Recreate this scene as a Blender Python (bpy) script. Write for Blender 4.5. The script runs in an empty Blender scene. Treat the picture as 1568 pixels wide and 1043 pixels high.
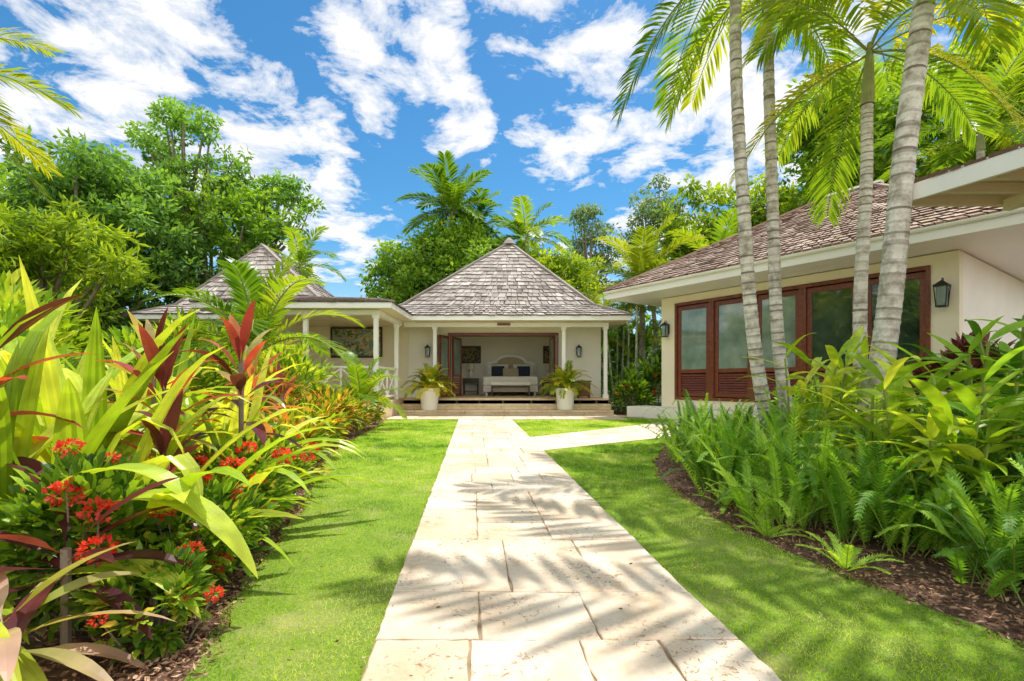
import bpy, math, random
import numpy as np
from mathutils import Vector
random.seed(3)
rng=np.random.default_rng(11)
Z3=np.array([0,0,1.0])
def nz(a): return a/np.maximum(np.linalg.norm(a,axis=-1,keepdims=True),1e-9)
col=bpy.context.scene.collection

# ------------------------------------------------------------------ mesh builder
class MB:
    def __init__(s): s.V=[];s.F=[];s.T=[];s.R=[];s.M=[];s.n=0
    def add(s,v,f,r=.5,m=0):
        v=np.asarray(v,float).reshape(-1,3); f=np.asarray(f,int)
        s.V.append(v); s.F.append((f+s.n).ravel()); k=len(f)
        s.T.append(np.full(k,f.shape[1])); s.R.append(np.broadcast_to(np.asarray(r,float),(k,)).copy()); s.M.append(np.full(k,m)); s.n+=len(v)
    def box(s,x0,x1,y0,y1,z0,z1,m=0,r=.5):
        v=[(x0,y0,z0),(x1,y0,z0),(x1,y1,z0),(x0,y1,z0),(x0,y0,z1),(x1,y0,z1),(x1,y1,z1),(x0,y1,z1)]
        s.add(v,[(0,3,2,1),(4,5,6,7),(0,1,5,4),(1,2,6,5),(2,3,7,6),(3,0,4,7)],r,m)
    def beam(s,a,b,w,h,m=0,r=.5,up=(0,0,1)):
        a=np.array(a,float);b=np.array(b,float);d=nz(b-a);sd=nz(np.cross(d,up));u=np.cross(sd,d)
        v=[]
        for p in (a,b):
            for i,j in ((-1,-1),(1,-1),(1,1),(-1,1)): v.append(p+sd*i*w/2+u*j*h/2)
        s.add(v,[(0,1,2,3),(7,6,5,4),(0,4,5,1),(1,5,6,2),(2,6,7,3),(3,7,4,0)],r,m)
    def poly(s,pts,m=0,r=.5): s.add(pts,[tuple(range(len(pts)))],r,m)
    def tube(s,pts,rad,k=8,r=.5,m=0):
        pts=np.asarray(pts,float);n=len(pts);rad=np.broadcast_to(rad,(n,))
        t=nz(np.gradient(pts,axis=0)); ref=np.array([1,0,0.]) if abs(t[0][0])<.8 else np.array([0,1.,0])
        a=nz(np.cross(t,ref)); b=np.cross(t,a); th=np.arange(k)*2*np.pi/k
        v=pts[:,None]+rad[:,None,None]*(a[:,None]*np.cos(th)[None,:,None]+b[:,None]*np.sin(th)[None,:,None])
        i=np.arange(n-1)[:,None]*k;j=np.arange(k)[None]
        f=np.stack([i+j,i+(j+1)%k,i+k+(j+1)%k,i+k+j],-1).reshape(-1,4)
        if np.ndim(r)==1: r=np.repeat(r[:-1],k)
        s.add(v,f,r,m)
    def lathe(s,prof,c,k=28,m=0,r=.5):
        th=np.arange(k)*2*np.pi/k
        v=np.array([[(c[0]+R*math.cos(a),c[1]+R*math.sin(a),c[2]+z) for a in th] for R,z in prof])
        n=len(prof);i=np.arange(n-1)[:,None]*k;j=np.arange(k)[None]
        f=np.stack([i+j,i+(j+1)%k,i+k+(j+1)%k,i+k+j],-1).reshape(-1,4); s.add(v,f,r,m)
    def build(s,name,mats,parent=None,smooth=False,bevel=0):
        V=np.concatenate(s.V);F=np.concatenate(s.F);T=np.concatenate(s.T)
        me=bpy.data.meshes.new(name); me.vertices.add(len(V)); me.vertices.foreach_set('co',V.ravel())
        me.loops.add(len(F)); me.loops.foreach_set('vertex_index',F.astype(np.int32))
        me.polygons.add(len(T)); st=np.concatenate([[0],np.cumsum(T)[:-1]]).astype(np.int32)
        me.polygons.foreach_set('loop_start',st)
        try: me.polygons.foreach_set('loop_total',T.astype(np.int32))
        except Exception: pass
        for m in mats: me.materials.append(m)
        me.polygons.foreach_set('material_index',np.concatenate(s.M).astype(np.int32))
        me.update(calc_edges=True)
        at=me.attributes.new('rnd','FLOAT','FACE'); at.data.foreach_set('value',np.concatenate(s.R).astype(np.float32))
        me.polygons.foreach_set('use_smooth',np.full(len(T),smooth))
        o=bpy.data.objects.new(name,me); col.objects.link(o)
        if parent: o.parent=parent
        if bevel:
            b=o.modifiers.new('bevel','BEVEL'); b.width=bevel; b.segments=2; b.limit_method='ANGLE'
        return o
def empty(name,loc=(0,0,0),rz=0):
    o=bpy.data.objects.new(name,None); o.location=loc; o.rotation_euler=(0,0,rz); col.objects.link(o); return o

# ------------------------------------------------------------------ materials
def newmat(name):
    m=bpy.data.materials.new(name); m.use_nodes=True; nt=m.node_tree; return m,nt,nt.nodes['Principled BSDF']
def ramp(nt,fac,stops,interp='LINEAR'):
    n=nt.nodes.new('ShaderNodeValToRGB'); e=n.color_ramp.elements; n.color_ramp.interpolation=interp
    while len(e)<len(stops): e.new(.5)
    for i,(p,c) in enumerate(stops): e[i].position=p; e[i].color=(*c,1) if len(c)==3 else c
    nt.links.new(fac,n.inputs[0]); return n.outputs[0]
def noise(nt,scale,detail=4,rough=.55,coord='Object',dist=0,vec=None):
    n=nt.nodes.new('ShaderNodeTexNoise'); n.inputs['Scale'].default_value=scale; n.inputs['Detail'].default_value=detail; n.inputs['Roughness'].default_value=rough; n.inputs['Distortion'].default_value=dist
    if vec is None:
        t=nt.nodes.new('ShaderNodeTexCoord'); vec=t.outputs[coord]
    nt.links.new(vec,n.inputs['Vector']); return n.outputs[0]
def mixc(nt,a,b,f,mode='MIX'):
    n=nt.nodes.new('ShaderNodeMix'); n.data_type='RGBA'; n.blend_type=mode
    for s,x in ((n.inputs[0],f),(n.inputs[6],a),(n.inputs[7],b)):
        if isinstance(x,(int,float)): s.default_value=x
        elif isinstance(x,tuple): s.default_value=(*x,1)
        else: nt.links.new(x,s)
    return n.outputs[2]
def attr(nt,name='rnd'):
    n=nt.nodes.new('ShaderNodeAttribute'); n.attribute_name=name; return n.outputs['Fac']
def bump(nt,p,h,strength=.3,dist=.02):
    b=nt.nodes.new('ShaderNodeBump'); b.inputs['Strength'].default_value=strength; b.inputs['Distance'].default_value=dist
    nt.links.new(h,b.inputs['Height']); nt.links.new(b.outputs[0],p.inputs['Normal'])
def leafmat(name,stops,trans=.4,rough=.42,spec=.4,gain=1.0,nse=True):
    m,nt,p=newmat(name); c=ramp(nt,attr(nt),[(q,tuple(min(.85,x*gain) for x in cc)) for q,cc in stops])
    if nse: c=mixc(nt,c,ramp(nt,noise(nt,9,1),[(.3,(.75,.75,.75)),(.7,(1.15,1.15,1.1))]),1.0,'MULTIPLY')
    nt.links.new(c,p.inputs['Base Color']); p.inputs['Roughness'].default_value=rough; p.inputs['Specular IOR Level'].default_value=spec
    tr=nt.nodes.new('ShaderNodeBsdfTranslucent'); c2=mixc(nt,c,(1.5,1.35,.55),1.0,'MULTIPLY'); nt.links.new(c2,tr.inputs[0])
    mx=nt.nodes.new('ShaderNodeMixShader'); mx.inputs[0].default_value=trans
    nt.links.new(p.outputs[0],mx.inputs[1]); nt.links.new(tr.outputs[0],mx.inputs[2])
    nt.links.new(mx.outputs[0],nt.nodes['Material Output'].inputs[0]); return m
def plain(name,c,rough=.6,var=.12,scale=3,bs=0,bscale=60,metal=0,useattr=0,spec=.5):
    m,nt,p=newmat(name); a=tuple(x*(1-var) for x in c); b=tuple(min(1,x*(1+var)) for x in c)
    o=ramp(nt,noise(nt,scale,6,.6),[(.3,a),(.7,b)])
    nt.links.new(o,p.inputs['Base Color']); p.inputs['Roughness'].default_value=rough; p.inputs['Metallic'].default_value=metal; p.inputs['Specular IOR Level'].default_value=spec
    if bs: bump(nt,p,noise(nt,bscale,6,.65),bs,.01)
    return m
M={}
M['wall']=plain('cream_plaster',(.90,.82,.63),.85,.04,1.2,.15,90)
M['wallw']=plain('white_plaster',(.92,.88,.79),.85,.04,1.2,.15,90)
M['white']=plain('white_paint',(.92,.91,.88),.45,.03,2)
M['soffit']=plain('soffit_paint',(.80,.71,.51),.6,.05,2)
M['wood']=plain('mahogany',(.19,.05,.024),.3,.35,14,.1,40)
M['dark']=plain('dark_wood',(.06,.03,.018),.4,.3,10)
M['black']=plain('black_iron',(.015,.015,.015),.4,.1)
M['pot']=plain('pot_glaze',(.92,.91,.89),.35,.03,4)
M['linen']=plain('linen',(.90,.87,.80),.9,.04,6,.3,30)
M['blue']=plain('cushion_blue',(.04,.05,.09),.9,.2,20)
M['beige']=plain('beige_fabric',(.55,.46,.33),.9,.15,20)
M['shade']=plain('lamp_shade',(.8,.75,.62),.8,.05)
def mk_stone(name,c1,c2,ua=.14,pits=True):
    m,nt,p=newmat(name)
    o=ramp(nt,noise(nt,2.6,9,.7,dist=.5),[(.3,c1),(.66,c2)])
    o=mixc(nt,o,ramp(nt,attr(nt),[(0,(1-ua,1-ua*1.25,1-ua*1.7)),(1,(1+ua*.5,1+ua*.5,1+ua*.5))]),1.0,'MULTIPLY')
    pit=ramp(nt,noise(nt,34,8,.75,dist=1.0),[(.38,(.42,.25,.13)),(.46,(1,1,1))]); msk=ramp(nt,noise(nt,2.3,3),[(.45,(.12,.12,.12)),(.56,(1,1,1))])
    o=mixc(nt,o,mixc(nt,o,pit,1.0,'MULTIPLY'),msk)
    o=mixc(nt,o,ramp(nt,noise(nt,1.4,7,.78),[(.36,(.82,.71,.58)),(.55,(1,1,1))]),.8,'MULTIPLY')
    nt.links.new(o,p.inputs['Base Color']); p.inputs['Roughness'].default_value=.75
    bump(nt,p,noise(nt,30,8,.75),.45,.012); return m
M['stone']=mk_stone('travertine',(.72,.57,.42),(.85,.75,.62),.16)
M['stepstone']=mk_stone('step_limestone',(.74,.58,.38),(.86,.74,.55))
M['mortar']=plain('mortar_sand',(.36,.26,.16),.95,.3,12,.5,60)
def mk_soil():
    m,nt,p=newmat('soil_mulch')
    o=ramp(nt,noise(nt,14,10,.75),[(.3,(.05,.025,.015)),(.5,(.20,.105,.07)),(.72,(.42,.27,.19))])
    far=ramp(nt,noise(nt,.25,4),[(.4,(.05,.08,.015)),(.6,(.09,.12,.03))])
    t=nt.nodes.new('ShaderNodeTexCoord'); L=nt.nodes.new('ShaderNodeVectorMath'); L.operation='LENGTH'; nt.links.new(t.outputs['Object'],L.inputs[0])
    mr=nt.nodes.new('ShaderNodeMapRange'); mr.inputs[1].default_value=14; mr.inputs[2].default_value=22; nt.links.new(L.outputs['Value'],mr.inputs[0])
    o=mixc(nt,o,far,mr.outputs[0]); nt.links.new(o,p.inputs['Base Color']); p.inputs['Roughness'].default_value=.95
    bump(nt,p,noise(nt,30,10,.8),.9,.03); return m
M['soil']=mk_soil()
def mk_lawn():
    m,nt,p=newmat('lawn_turf')
    o=ramp(nt,noise(nt,60,6,.7),[(.3,(.13,.22,.015)),(.55,(.29,.42,.04)),(.75,(.44,.54,.09))])
    o=mixc(nt,o,(.64,.54,.24),ramp(nt,noise(nt,1.8,4,.6),[(.52,(0,0,0)),(.72,(.65,.65,.65))]))
    nt.links.new(o,p.inputs['Base Color']); p.inputs['Roughness'].default_value=.9; bump(nt,p,noise(nt,120,4,.8),.9,.02); return m
M['lawn']=mk_lawn()
def mk_shingle(name,a,b,c):
    m,nt,p=newmat(name); o=ramp(nt,attr(nt),[(0,a),(.5,b),(1,c)])
    o=mixc(nt,o,ramp(nt,noise(nt,1.3,5,.7),[(.35,(.74,.71,.68)),(.62,(1.12,1.12,1.12))]),1.0,'MULTIPLY')
    o=mixc(nt,o,ramp(nt,noise(nt,25,5,.7),[(.3,(.75,.75,.75)),(.7,(1.15,1.15,1.15))]),1.0,'MULTIPLY')
    nt.links.new(o,p.inputs['Base Color']); p.inputs['Roughness'].default_value=.9; return m
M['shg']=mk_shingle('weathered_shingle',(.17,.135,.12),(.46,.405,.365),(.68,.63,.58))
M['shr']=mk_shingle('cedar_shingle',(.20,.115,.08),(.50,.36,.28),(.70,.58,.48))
m,nt,p=newmat('window_glass'); o=ramp(nt,noise(nt,1.1,4,.6),[(.35,(.015,.03,.018)),(.7,(.07,.11,.075))]); nt.links.new(o,p.inputs['Base Color']); p.inputs['Roughness'].default_value=.03; p.inputs['Specular IOR Level'].default_value=1.0; M['glass']=m
m,nt,p=newmat('curtained_glass'); o=ramp(nt,noise(nt,2.1,4,.6),[(.35,(.15,.22,.18)),(.7,(.30,.38,.33))]); nt.links.new(o,p.inputs['Base Color']); p.inputs['Roughness'].default_value=.04; p.inputs['Specular IOR Level'].default_value=1.0; M['glassc']=m
def mk_paint(name,stops):
    m,nt,p=newmat(name); o=ramp(nt,noise(nt,5,6,.7,dist=1.5),stops,'CONSTANT'); nt.links.new(o,p.inputs['Base Color']); p.inputs['Roughness'].default_value=.7; p.inputs['Specular IOR Level'].default_value=.2; return m
M['art']=mk_paint('landscape_painting',[(0,(.03,.12,.07)),(.40,(.07,.26,.08)),(.46,(.6,.25,.06)),(.50,(.10,.42,.55)),(.55,(.75,.6,.2)),(.60,(.6,.07,.03))])
M['art2']=mk_paint('interior_painting',[(0,(.03,.05,.04)),(.45,(.12,.1,.05)),(.52,(.3,.25,.12)),(.6,(.05,.06,.08))])
M['treeD']=leafmat('leaf_dark',[(0,(.018,.045,.008)),(.5,(.08,.17,.028)),(1,(.21,.36,.06))],.4,.5,.3,gain=1.6,nse=False)
M['treeM']=leafmat('leaf_mid',[(0,(.018,.045,.005)),(.5,(.09,.18,.015)),(1,(.25,.36,.03))],.42,.5,.3,gain=1.8,nse=False)
M['treeY']=leafmat('leaf_yellowgreen',[(0,(.025,.055,.005)),(.5,(.14,.22,.012)),(1,(.34,.42,.03))],.44,.5,.3,gain=1.7,nse=False)
M['treeB']=leafmat('leaf_greygreen',[(0,(.02,.045,.02)),(.5,(.08,.125,.055)),(1,(.18,.25,.12))],.38,.5,.3,gain=1.9,nse=False)
M['palmL']=leafmat('palm_leaf',[(0,(.025,.09,.008)),(.5,(.16,.27,.015)),(1,(.50,.48,.03))],.5,.35,gain=1.4,nse=False)
M['palmY']=leafmat('palm_leaf_gold',[(0,(.10,.18,.012)),(.5,(.34,.40,.025)),(1,(.68,.54,.06))],.45,.35,gain=1.25,nse=False)
M['lime']=leafmat('lime_leaf',[(0,(.09,.20,.012)),(.5,(.33,.48,.03)),(1,(.68,.71,.10))],.44,.35,gain=1.22)
M['ti']=leafmat('ti_leaf',[(0,(.06,.02,.024)),(.3,(.18,.035,.04)),(.5,(.52,.07,.06)),(.7,(.60,.22,.10)),(.85,(.30,.36,.06)),(1,(.68,.42,.34))],.42,.3,gain=1.1)
M['fern']=leafmat('fern_leaf',[(0,(.02,.07,.008)),(.5,(.11,.25,.02)),(1,(.33,.48,.05))],.44,.5,gain=1.6,nse=False)
M['croton']=leafmat('croton_leaf',[(0,(.07,.18,.012)),(.35,(.30,.42,.03)),(.6,(.70,.62,.07)),(.8,(.80,.36,.07)),(1,(.66,.12,.08))],.38,gain=1.15)
M['ixora']=leafmat('ixora_leaf',[(0,(.025,.07,.01)),(.5,(.12,.23,.02)),(.85,(.32,.45,.04)),(1,(.50,.40,.08))],.38,.3,gain=1.5)
M['red']=leafmat('red_petal',[(0,(.75,.025,.015)),(1,(.85,.12,.07))],.35,.5)
M['purple']=leafmat('purple_leaf',[(0,(.06,.015,.018)),(.5,(.19,.045,.05)),(1,(.34,.13,.10))],.3)
M['grass']=leafmat('grass_blade',[(0,(.06,.15,.008)),(.4,(.20,.33,.018)),(.75,(.33,.42,.03)),(1,(.68,.56,.20))],.44,.6,.2,gain=1.85,nse=False)
M['litter']=leafmat('leaf_litter',[(0,(.08,.04,.025)),(.6,(.36,.21,.13)),(1,(.62,.40,.27))],.05,.9,.1,nse=False)
M['stem']=plain('green_stem',(.24,.30,.05),.5,.25,8)
M['bark']=plain('bark',(.24,.19,.14),.9,.4,5,.6,20)
m,nt,p=newmat('palm_trunk'); o=ramp(nt,attr(nt),[(0,(.22,.18,.14)),(.35,(.58,.54,.47)),(1,(.86,.82,.75))]); o=mixc(nt,o,ramp(nt,noise(nt,7,6,.7),[(.36,(.50,.46,.40)),(.56,(1.03,1.03,1.03))]),1.0,'MULTIPLY'); nt.links.new(o,p.inputs['Base Color']); p.inputs['Roughness'].default_value=.85; bump(nt,p,noise(nt,30,6,.7),.4,.01); M['ptrunk']=m
M['shaft']=plain('crownshaft',(.32,.34,.13),.45,.3,6)

# ------------------------------------------------------------------ leaf primitives
def strap(mb,base,dirs,up,L,W,droop=.5,n=6,c=3,fold=.15,pleat=0,prof='lance',r=.5,grad=0,m=0):
    base=np.atleast_2d(np.asarray(base,float)); N=len(base); d=nz(np.broadcast_to(np.asarray(dirs,float),(N,3))); up=np.broadcast_to(np.asarray(up,float),(N,3))
    L=np.broadcast_to(L,(N,)).astype(float); W=np.broadcast_to(W,(N,)).astype(float); droop=np.broadcast_to(droop,(N,)).astype(float)
    side=nz(np.cross(d,up)); p=base.copy(); t=np.linspace(-1,1,c); rows=[]
    zig=np.where(np.arange(c)%2==0,1.,-1.)*pleat
    for k in range(n+1):
        s=k/n
        if prof=='lance': w=max(.02,.12*(1-s)+math.sin(math.pi*min(1,s**.85))**.85) if s<1 else .02
        elif prof=='petiole': w=.07 if s<.22 else max(.02,math.sin(math.pi*min(1,((s-.2)/.8)**.8))**.75)
        elif prof=='tri': w=1-s*.97
        else: w=(.55+.6*s)*(1-s**3)+.02
        dk=nz(d-Z3*(droop*s**1.3)[:,None]); nk=np.cross(side,dk)
        off=t[None,:,None]*side[:,None]*(w*W/2)[:,None,None]+(np.abs(t)*fold+zig)[None,:,None]*nk[:,None]*(w*W)[:,None,None]
        rows.append(p[:,None]+off); p=p+dk*(L/n)[:,None]
    V=np.stack(rows,1)
    b=(np.arange(N)*(n+1)*c)[:,None,None]; i=(np.arange(n)*c)[None,:,None]; j=np.arange(c-1)[None,None]
    f=np.stack([b+i+j,b+i+j+1,b+i+j+1+c,b+i+j+c],-1).reshape(-1,4)
    rr=np.broadcast_to(np.asarray(r,float),(N,))[:,None,None]+grad*(np.arange(n)/n-.5)[None,:,None]+np.zeros((1,1,c-1))
    mb.add(V,f,np.clip(rr,0,1).ravel(),m)
def rhomb(mb,P,D,L,W,r,m=0,bend=.25):
    N=len(P); d=nz(D); nr=nz(rng.normal(size=(N,3))); s=nz(np.cross(d,nr)); u=np.cross(s,d)
    L=np.broadcast_to(L,(N,))[:,None]; W=np.broadcast_to(W,(N,))[:,None]
    V=np.stack([P,P+d*L*.5+s*W*.5+u*L*bend*.4,P+d*L,P+d*L*.5-s*W*.5+u*L*bend*.4],1)
    mb.add(V,np.arange(N*4).reshape(N,4),np.clip(r,0,1),m)
def unit(n,up=0):
    u=nz(rng.normal(size=(n,3))); u[:,2]+=up; return nz(u)
def frond(mb,base,az,el,L,droop,nl=36,ll=.45,lw=.03,mL=0,mS=1,r=.5,ldroop=.6,seg=12,vee=.3,start=.15,ln=3,stem=.018,prof='lance',jit=.08):
    d0=np.array([math.cos(el)*math.cos(az),math.cos(el)*math.sin(az),math.sin(el)]); s=np.linspace(0,1,seg+1)
    D=nz(d0[None]-Z3*(droop*s**1.4)[:,None]); P=np.array(base,float)+np.concatenate([[np.zeros(3)],np.cumsum(D[:-1]*L/seg,0)])
    mb.tube(P,stem*(1-.8*s),4,.5,mS)
    t=np.linspace(start,1,nl); pt=np.stack([np.interp(t,s,P[:,i]) for i in range(3)],1); dt=nz(np.stack([np.interp(t,s,D[:,i]) for i in range(3)],1))
    side=np.array([math.sin(az),-math.cos(az),0]); sd=np.broadcast_to(side,(nl,3)); up=np.cross(sd,dt)
    ls=ll*(.35+.65*np.sin(np.pi*np.clip((t-start)/(1-start)*.88+.08,0,1))**.7)
    for sg in (-1,1):
        dl=sd*sg+dt*(.35+.9*t)[:,None]+up*vee+rng.normal(0,jit,(nl,3))
        strap(mb,pt,dl,up,ls*rng.uniform(.85,1.1,nl),lw,ldroop*rng.uniform(.7,1.3,nl),n=ln,c=2,fold=0,prof=prof,r=r+rng.uniform(-.12,.12,nl),m=mL)
def palm(name,pts,r0,r1,fr,L,nl,ll,lw,mat='palmL',rr=(.2,.8),shaft=.6,eld=(-.1,1.25),droop=(.8,1.6),ldroop=.7,rings=True,azs=None):
    mb=MB(); pts=np.array(pts,float)
    seg=np.linspace(0,1,len(pts)); n=int(np.linalg.norm(pts[-1]-pts[0])/.03) if rings else 14; t=np.linspace(0,1,n)
    if len(pts)>2:
        P=np.stack([np.polyval(np.polyfit(seg,pts[:,i],2),t) for i in range(3)],1)
    else: P=pts[0]+(pts[1]-pts[0])*t[:,None]
    rad=r0+(r1-r0)*t+(.35*r0)*np.exp(-t*14)
    if rings:
        cyc=np.cumsum(rng.uniform(.7,1.3,n))%4.0; ring=cyc<1.0; rad=rad+np.where(ring,.005,0)+rng.normal(0,.0012,n); rc=np.where(ring,.15,.68)+rng.uniform(-.14,.25,n)
        P=P+np.stack([np.sin(t*9+r0*90),np.cos(t*7+r0*50),0*t],1)*.014
    else: rc=rng.uniform(.3,.7,n)
    mb.tube(P,rad,14,rc,2)
    top=P[-1]; dz=nz(P[-1]-P[-3])
    st=np.linspace(0,1,8); mb.tube(top+dz*st[:,None]*shaft,r1*(1.25-.75*st**1.5),10,.5,3)
    c=top+dz*shaft*.85
    for i in range(fr):
        az=(i*2.39996+rng.uniform(-.3,.3)) if azs is None else azs[i%len(azs)]+rng.uniform(-.1,.1)
        f=(i+.5)/fr; el=eld[1]+(eld[0]-eld[1])*f; dr=droop[0]+(droop[1]-droop[0])*f
        frond(mb,c+rng.normal(0,.02,3),az,el,L*rng.uniform(.85,1.1),dr,nl,ll,lw,0,1,r=rng.uniform(*rr),ldroop=ldroop)
    return mb.build(name,[M[mat],M['stem'],M['ptrunk'],M['shaft']])
def tree(name,base,cc,cr,ncl,clr,nl,L,mat,tr=.25,W=None,limbs=16,bias=0,sub=7,trunk_top=None,brt=0):
    mb=MB(); base=np.array(base,float); cc=np.array(cc,float); cr=np.array(cr,float); nl=int(nl*.72); L=L*1.1
    u=unit(ncl,.15); rr=rng.uniform(.35,1,ncl)**.6; C=cc+u*rr[:,None]*cr*(1-clr/cr.mean()*.5)
    tt=np.array([cc[0],cc[1],cc[2]-cr[2]*.55]) if trunk_top is None else np.array(trunk_top)
    t=np.linspace(0,1,8)[:,None]; tp=base+(tt-base)*t+np.array([.15,.1,0])*np.sin(t*5); mb.tube(tp,tr*(1-.45*t[:,0]),9,.5,1)
    for i in range(min(limbs,ncl)):
        a=tp[-1-(i%3)]; b=C[i]; t=np.linspace(0,1,7)[:,None]; P=a+(b-a)*t+np.array([0,0,-.12*np.linalg.norm(b-a)])*np.sin(t*np.pi)*.8
        mb.tube(P,tr*.42*(1-.85*t[:,0])+.012,5,.5,1)
    for i in range(ncl):
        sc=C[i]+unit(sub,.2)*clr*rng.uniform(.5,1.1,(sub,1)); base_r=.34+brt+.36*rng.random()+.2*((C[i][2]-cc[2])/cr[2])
        for q in sc:
            k=nl//sub; uu=unit(k,.1); P=q+uu*(clr*.44)*rng.random((k,1))**.4*np.array([1,1,.55])
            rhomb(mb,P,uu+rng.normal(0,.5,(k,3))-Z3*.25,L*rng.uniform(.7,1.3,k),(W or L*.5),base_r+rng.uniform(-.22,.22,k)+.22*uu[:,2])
    return mb.build(name,[M[mat],M['bark']])
def shrub(name,c,rad,n,L,W,mat,r=(.1,.9),fl=0,flr=.055,seg=3,up=.5,stems=8,flpos=None):
    mb=MB(); c=np.array(c,float); rad=np.array(rad,float)
    k=max(6,n//28); cen=c+unit(k,.3)*rng.uniform(.25,1,(k,1))**.6*rad*.85; cen[:,2]=np.maximum(cen[:,2],.05)
    cr=rng.uniform(-.15,.15,k); idx=rng.integers(0,k,n)
    uu=unit(n,.2); P=cen[idx]+uu*rng.random((n,1))**.5*rad.min()*.28; P[:,2]=np.maximum(P[:,2],.03)
    out=nz(P-c)+uu*.9+Z3*up
    strap(mb,P,out,nz(rng.normal(0,.35,(n,3))+Z3),L*rng.uniform(.6,1.25,n),W,rng.uniform(.2,.9,n),n=seg,c=3,fold=.12,r=rng.uniform(r[0],r[1],n)+cr[idx],m=0)
    for i in range(min(stems,k)):
        t=np.linspace(0,1,5)[:,None]; b=np.array([c[0]+rng.normal(0,.1*rad[0]),c[1]+rng.normal(0,.1*rad[1]),0]); mb.tube(b+(cen[i]-b)*t+rng.normal(0,.01,(5,3)),.012*(1-.6*t[:,0]),5,.5,1)
    F=[]
    if flpos: F=[np.array(q,float) for q in flpos]
    for i in range(fl):
        u=unit(1,.7)[0]; F.append(c+u*rad*1.0)
    for q in F:
        sz=flr*rng.uniform(.6,1.15); uu=unit(80,.25); P=q+uu*sz*rng.uniform(.6,1,(80,1))*np.array([1,1,.7]); rhomb(mb,P,uu+rng.normal(0,.7,(80,3)),sz*.5,sz*.32,rng.random(80),2)
        b=c*np.array([1,1,0])*.5+q*np.array([1,1,0])*.5; t=np.linspace(0,1,4)[:,None]; mb.tube(b+(q-b)*t,.004,4,.5,1)
    return mb.build(name,[M[mat],M['bark'],M['red']])

# ------------------------------------------------------------------ ground, path, lawn
mb=MB(); xs=np.concatenate([[-260,-120,-60,-30],np.linspace(-15,15,41),[30,60,120,260]]); ys=np.concatenate([[-60,-20],np.linspace(-4,26,41),[40,80,160,400]])
gx,gy=np.meshgrid(xs,ys); V=np.stack([gx,gy,gx*0],-1).reshape(-1,3); nx=len(xs); i=np.arange(len(ys)-1)[:,None]*nx; j=np.arange(nx-1)[None]
mb.add(V,np.stack([i+j,i+j+1,i+j+1+nx,i+j+nx],-1).reshape(-1,4)); mb.build('ground',[M['soil']])

cx=lambda y:.313-.079*y
HW=.675
LE=np.array([(-1,-.80),(.8,-.92),(1.656,-1.054),(2.08,-1.2),(2.75,-1.373),(3.88,-1.63),(5,-2.0),(6.55,-2.405),(8,-2.62),(10,-2.8),(11.9,-3.1),(13,-3.2)])
RE=np.array([(-1,2.0),(1.0,2.0),(1.83,1.885),(2.2,1.78),(2.86,1.564),(3.69,1.437),(4.87,1.449),(6,1.7),(7.17,2.16),(8.2,2.5)])
BL=[(.30,6.75),(.565,7.04),(2.6,8.54),(5.4,10.5)]; BU=[(.25,8.35),(.41,8.64),(3.35,11.5),(4.6,12.75)]
mb=MB()
Y=np.linspace(-1,13,90)
for k in range(len(Y)-1):
    a,b=Y[k],Y[k+1]
    la,lb=np.interp([a,b],LE[:,0],LE[:,1]); wob=lambda y:.03*math.sin(y*7)+.02*math.sin(y*17)
    mb.poly([(la+wob(a),a,.02),(cx(a)-HW+.01,a,.02),(cx(b)-HW+.01,b,.02),(lb+wob(b),b,.02)])
    if b<=8.3:
        ra,rb=np.interp([a,b],RE[:,0],RE[:,1]); mb.poly([(cx(a)+HW-.01,a,.02),(ra+wob(a),a,.02),(rb+wob(b),b,.02),(cx(b)+HW-.01,b,.02)])
mb.poly([(-.35,8.1,.016),(2.5,8.1,.016),(5.6,11,.016),(4.4,13.3,.016),(3.7,13.0,.016),(3,13.9,.016),(-.73,13.4,.016)])
mb.build('lawn',[M['lawn']])
def inpoly(P,poly):
    x,y=P[:,0],P[:,1]; c=np.zeros(len(P),bool); q=np.array(poly)
    for i in range(len(q)):
        a,b=q[i],q[i-1]; cond=((a[1]>y)!=(b[1]>y))&(x<(b[0]-a[0])*(y-a[1])/(b[1]-a[1]+1e-12)+a[0]); c^=cond
    return c
branch=[*BL,*BU[::-1]]
N=430000; yy=1.3*np.exp(rng.random(N)*math.log(13.2/1.3)); xx=rng.uniform(-3.3,4.6,N)
P=np.stack([xx,yy],1); L_=(xx>np.interp(yy,LE[:,0],LE[:,1])-.03*np.abs(np.sin(yy*11)))&(xx<cx(yy)-HW+.03)&(yy<12.6)
R_=(xx>cx(yy)+HW-.03)&((xx<np.interp(yy,RE[:,0],RE[:,1])+.03*np.abs(np.sin(yy*9)))&(yy<8.3))
R2=(yy>8)&inpoly(P,[(-.35,8.1),(2.5,8.1),(5.6,11),(4.4,13.2),(3.7,13.0),(3,12.6),(-.73,12.6)])&(xx>cx(yy)+HW-.03)
edge=(np.abs(xx-cx(yy))>HW-.004)|(rng.random(N)<.35*(np.sin(yy*13)+np.sin(yy*5.3)>.2))
ok=(L_|R_|R2)&~inpoly(P,branch)&edge
def vn(x,y,s,seed):
    g=np.random.default_rng(seed).random((64,64)); fx=(x*s)%64; fy=(y*s)%64; i=fx.astype(int);j=fy.astype(int); u=fx-i;v=fy-j; u=u*u*(3-2*u);v=v*v*(3-2*v)
    i1=(i+1)%64;j1=(j+1)%64; return (g[i,j]*(1-u)+g[i1,j]*u)*(1-v)+(g[i,j1]*(1-u)+g[i1,j1]*u)*v
patchf=.55*vn(xx+20,yy,1.6,1)+.3*vn(xx+20,yy,5,2)+.25*vn(xx+20,yy,14,3)
ok&=rng.random(N)<np.clip(1.25-.6*patchf,.45,1)
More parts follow.
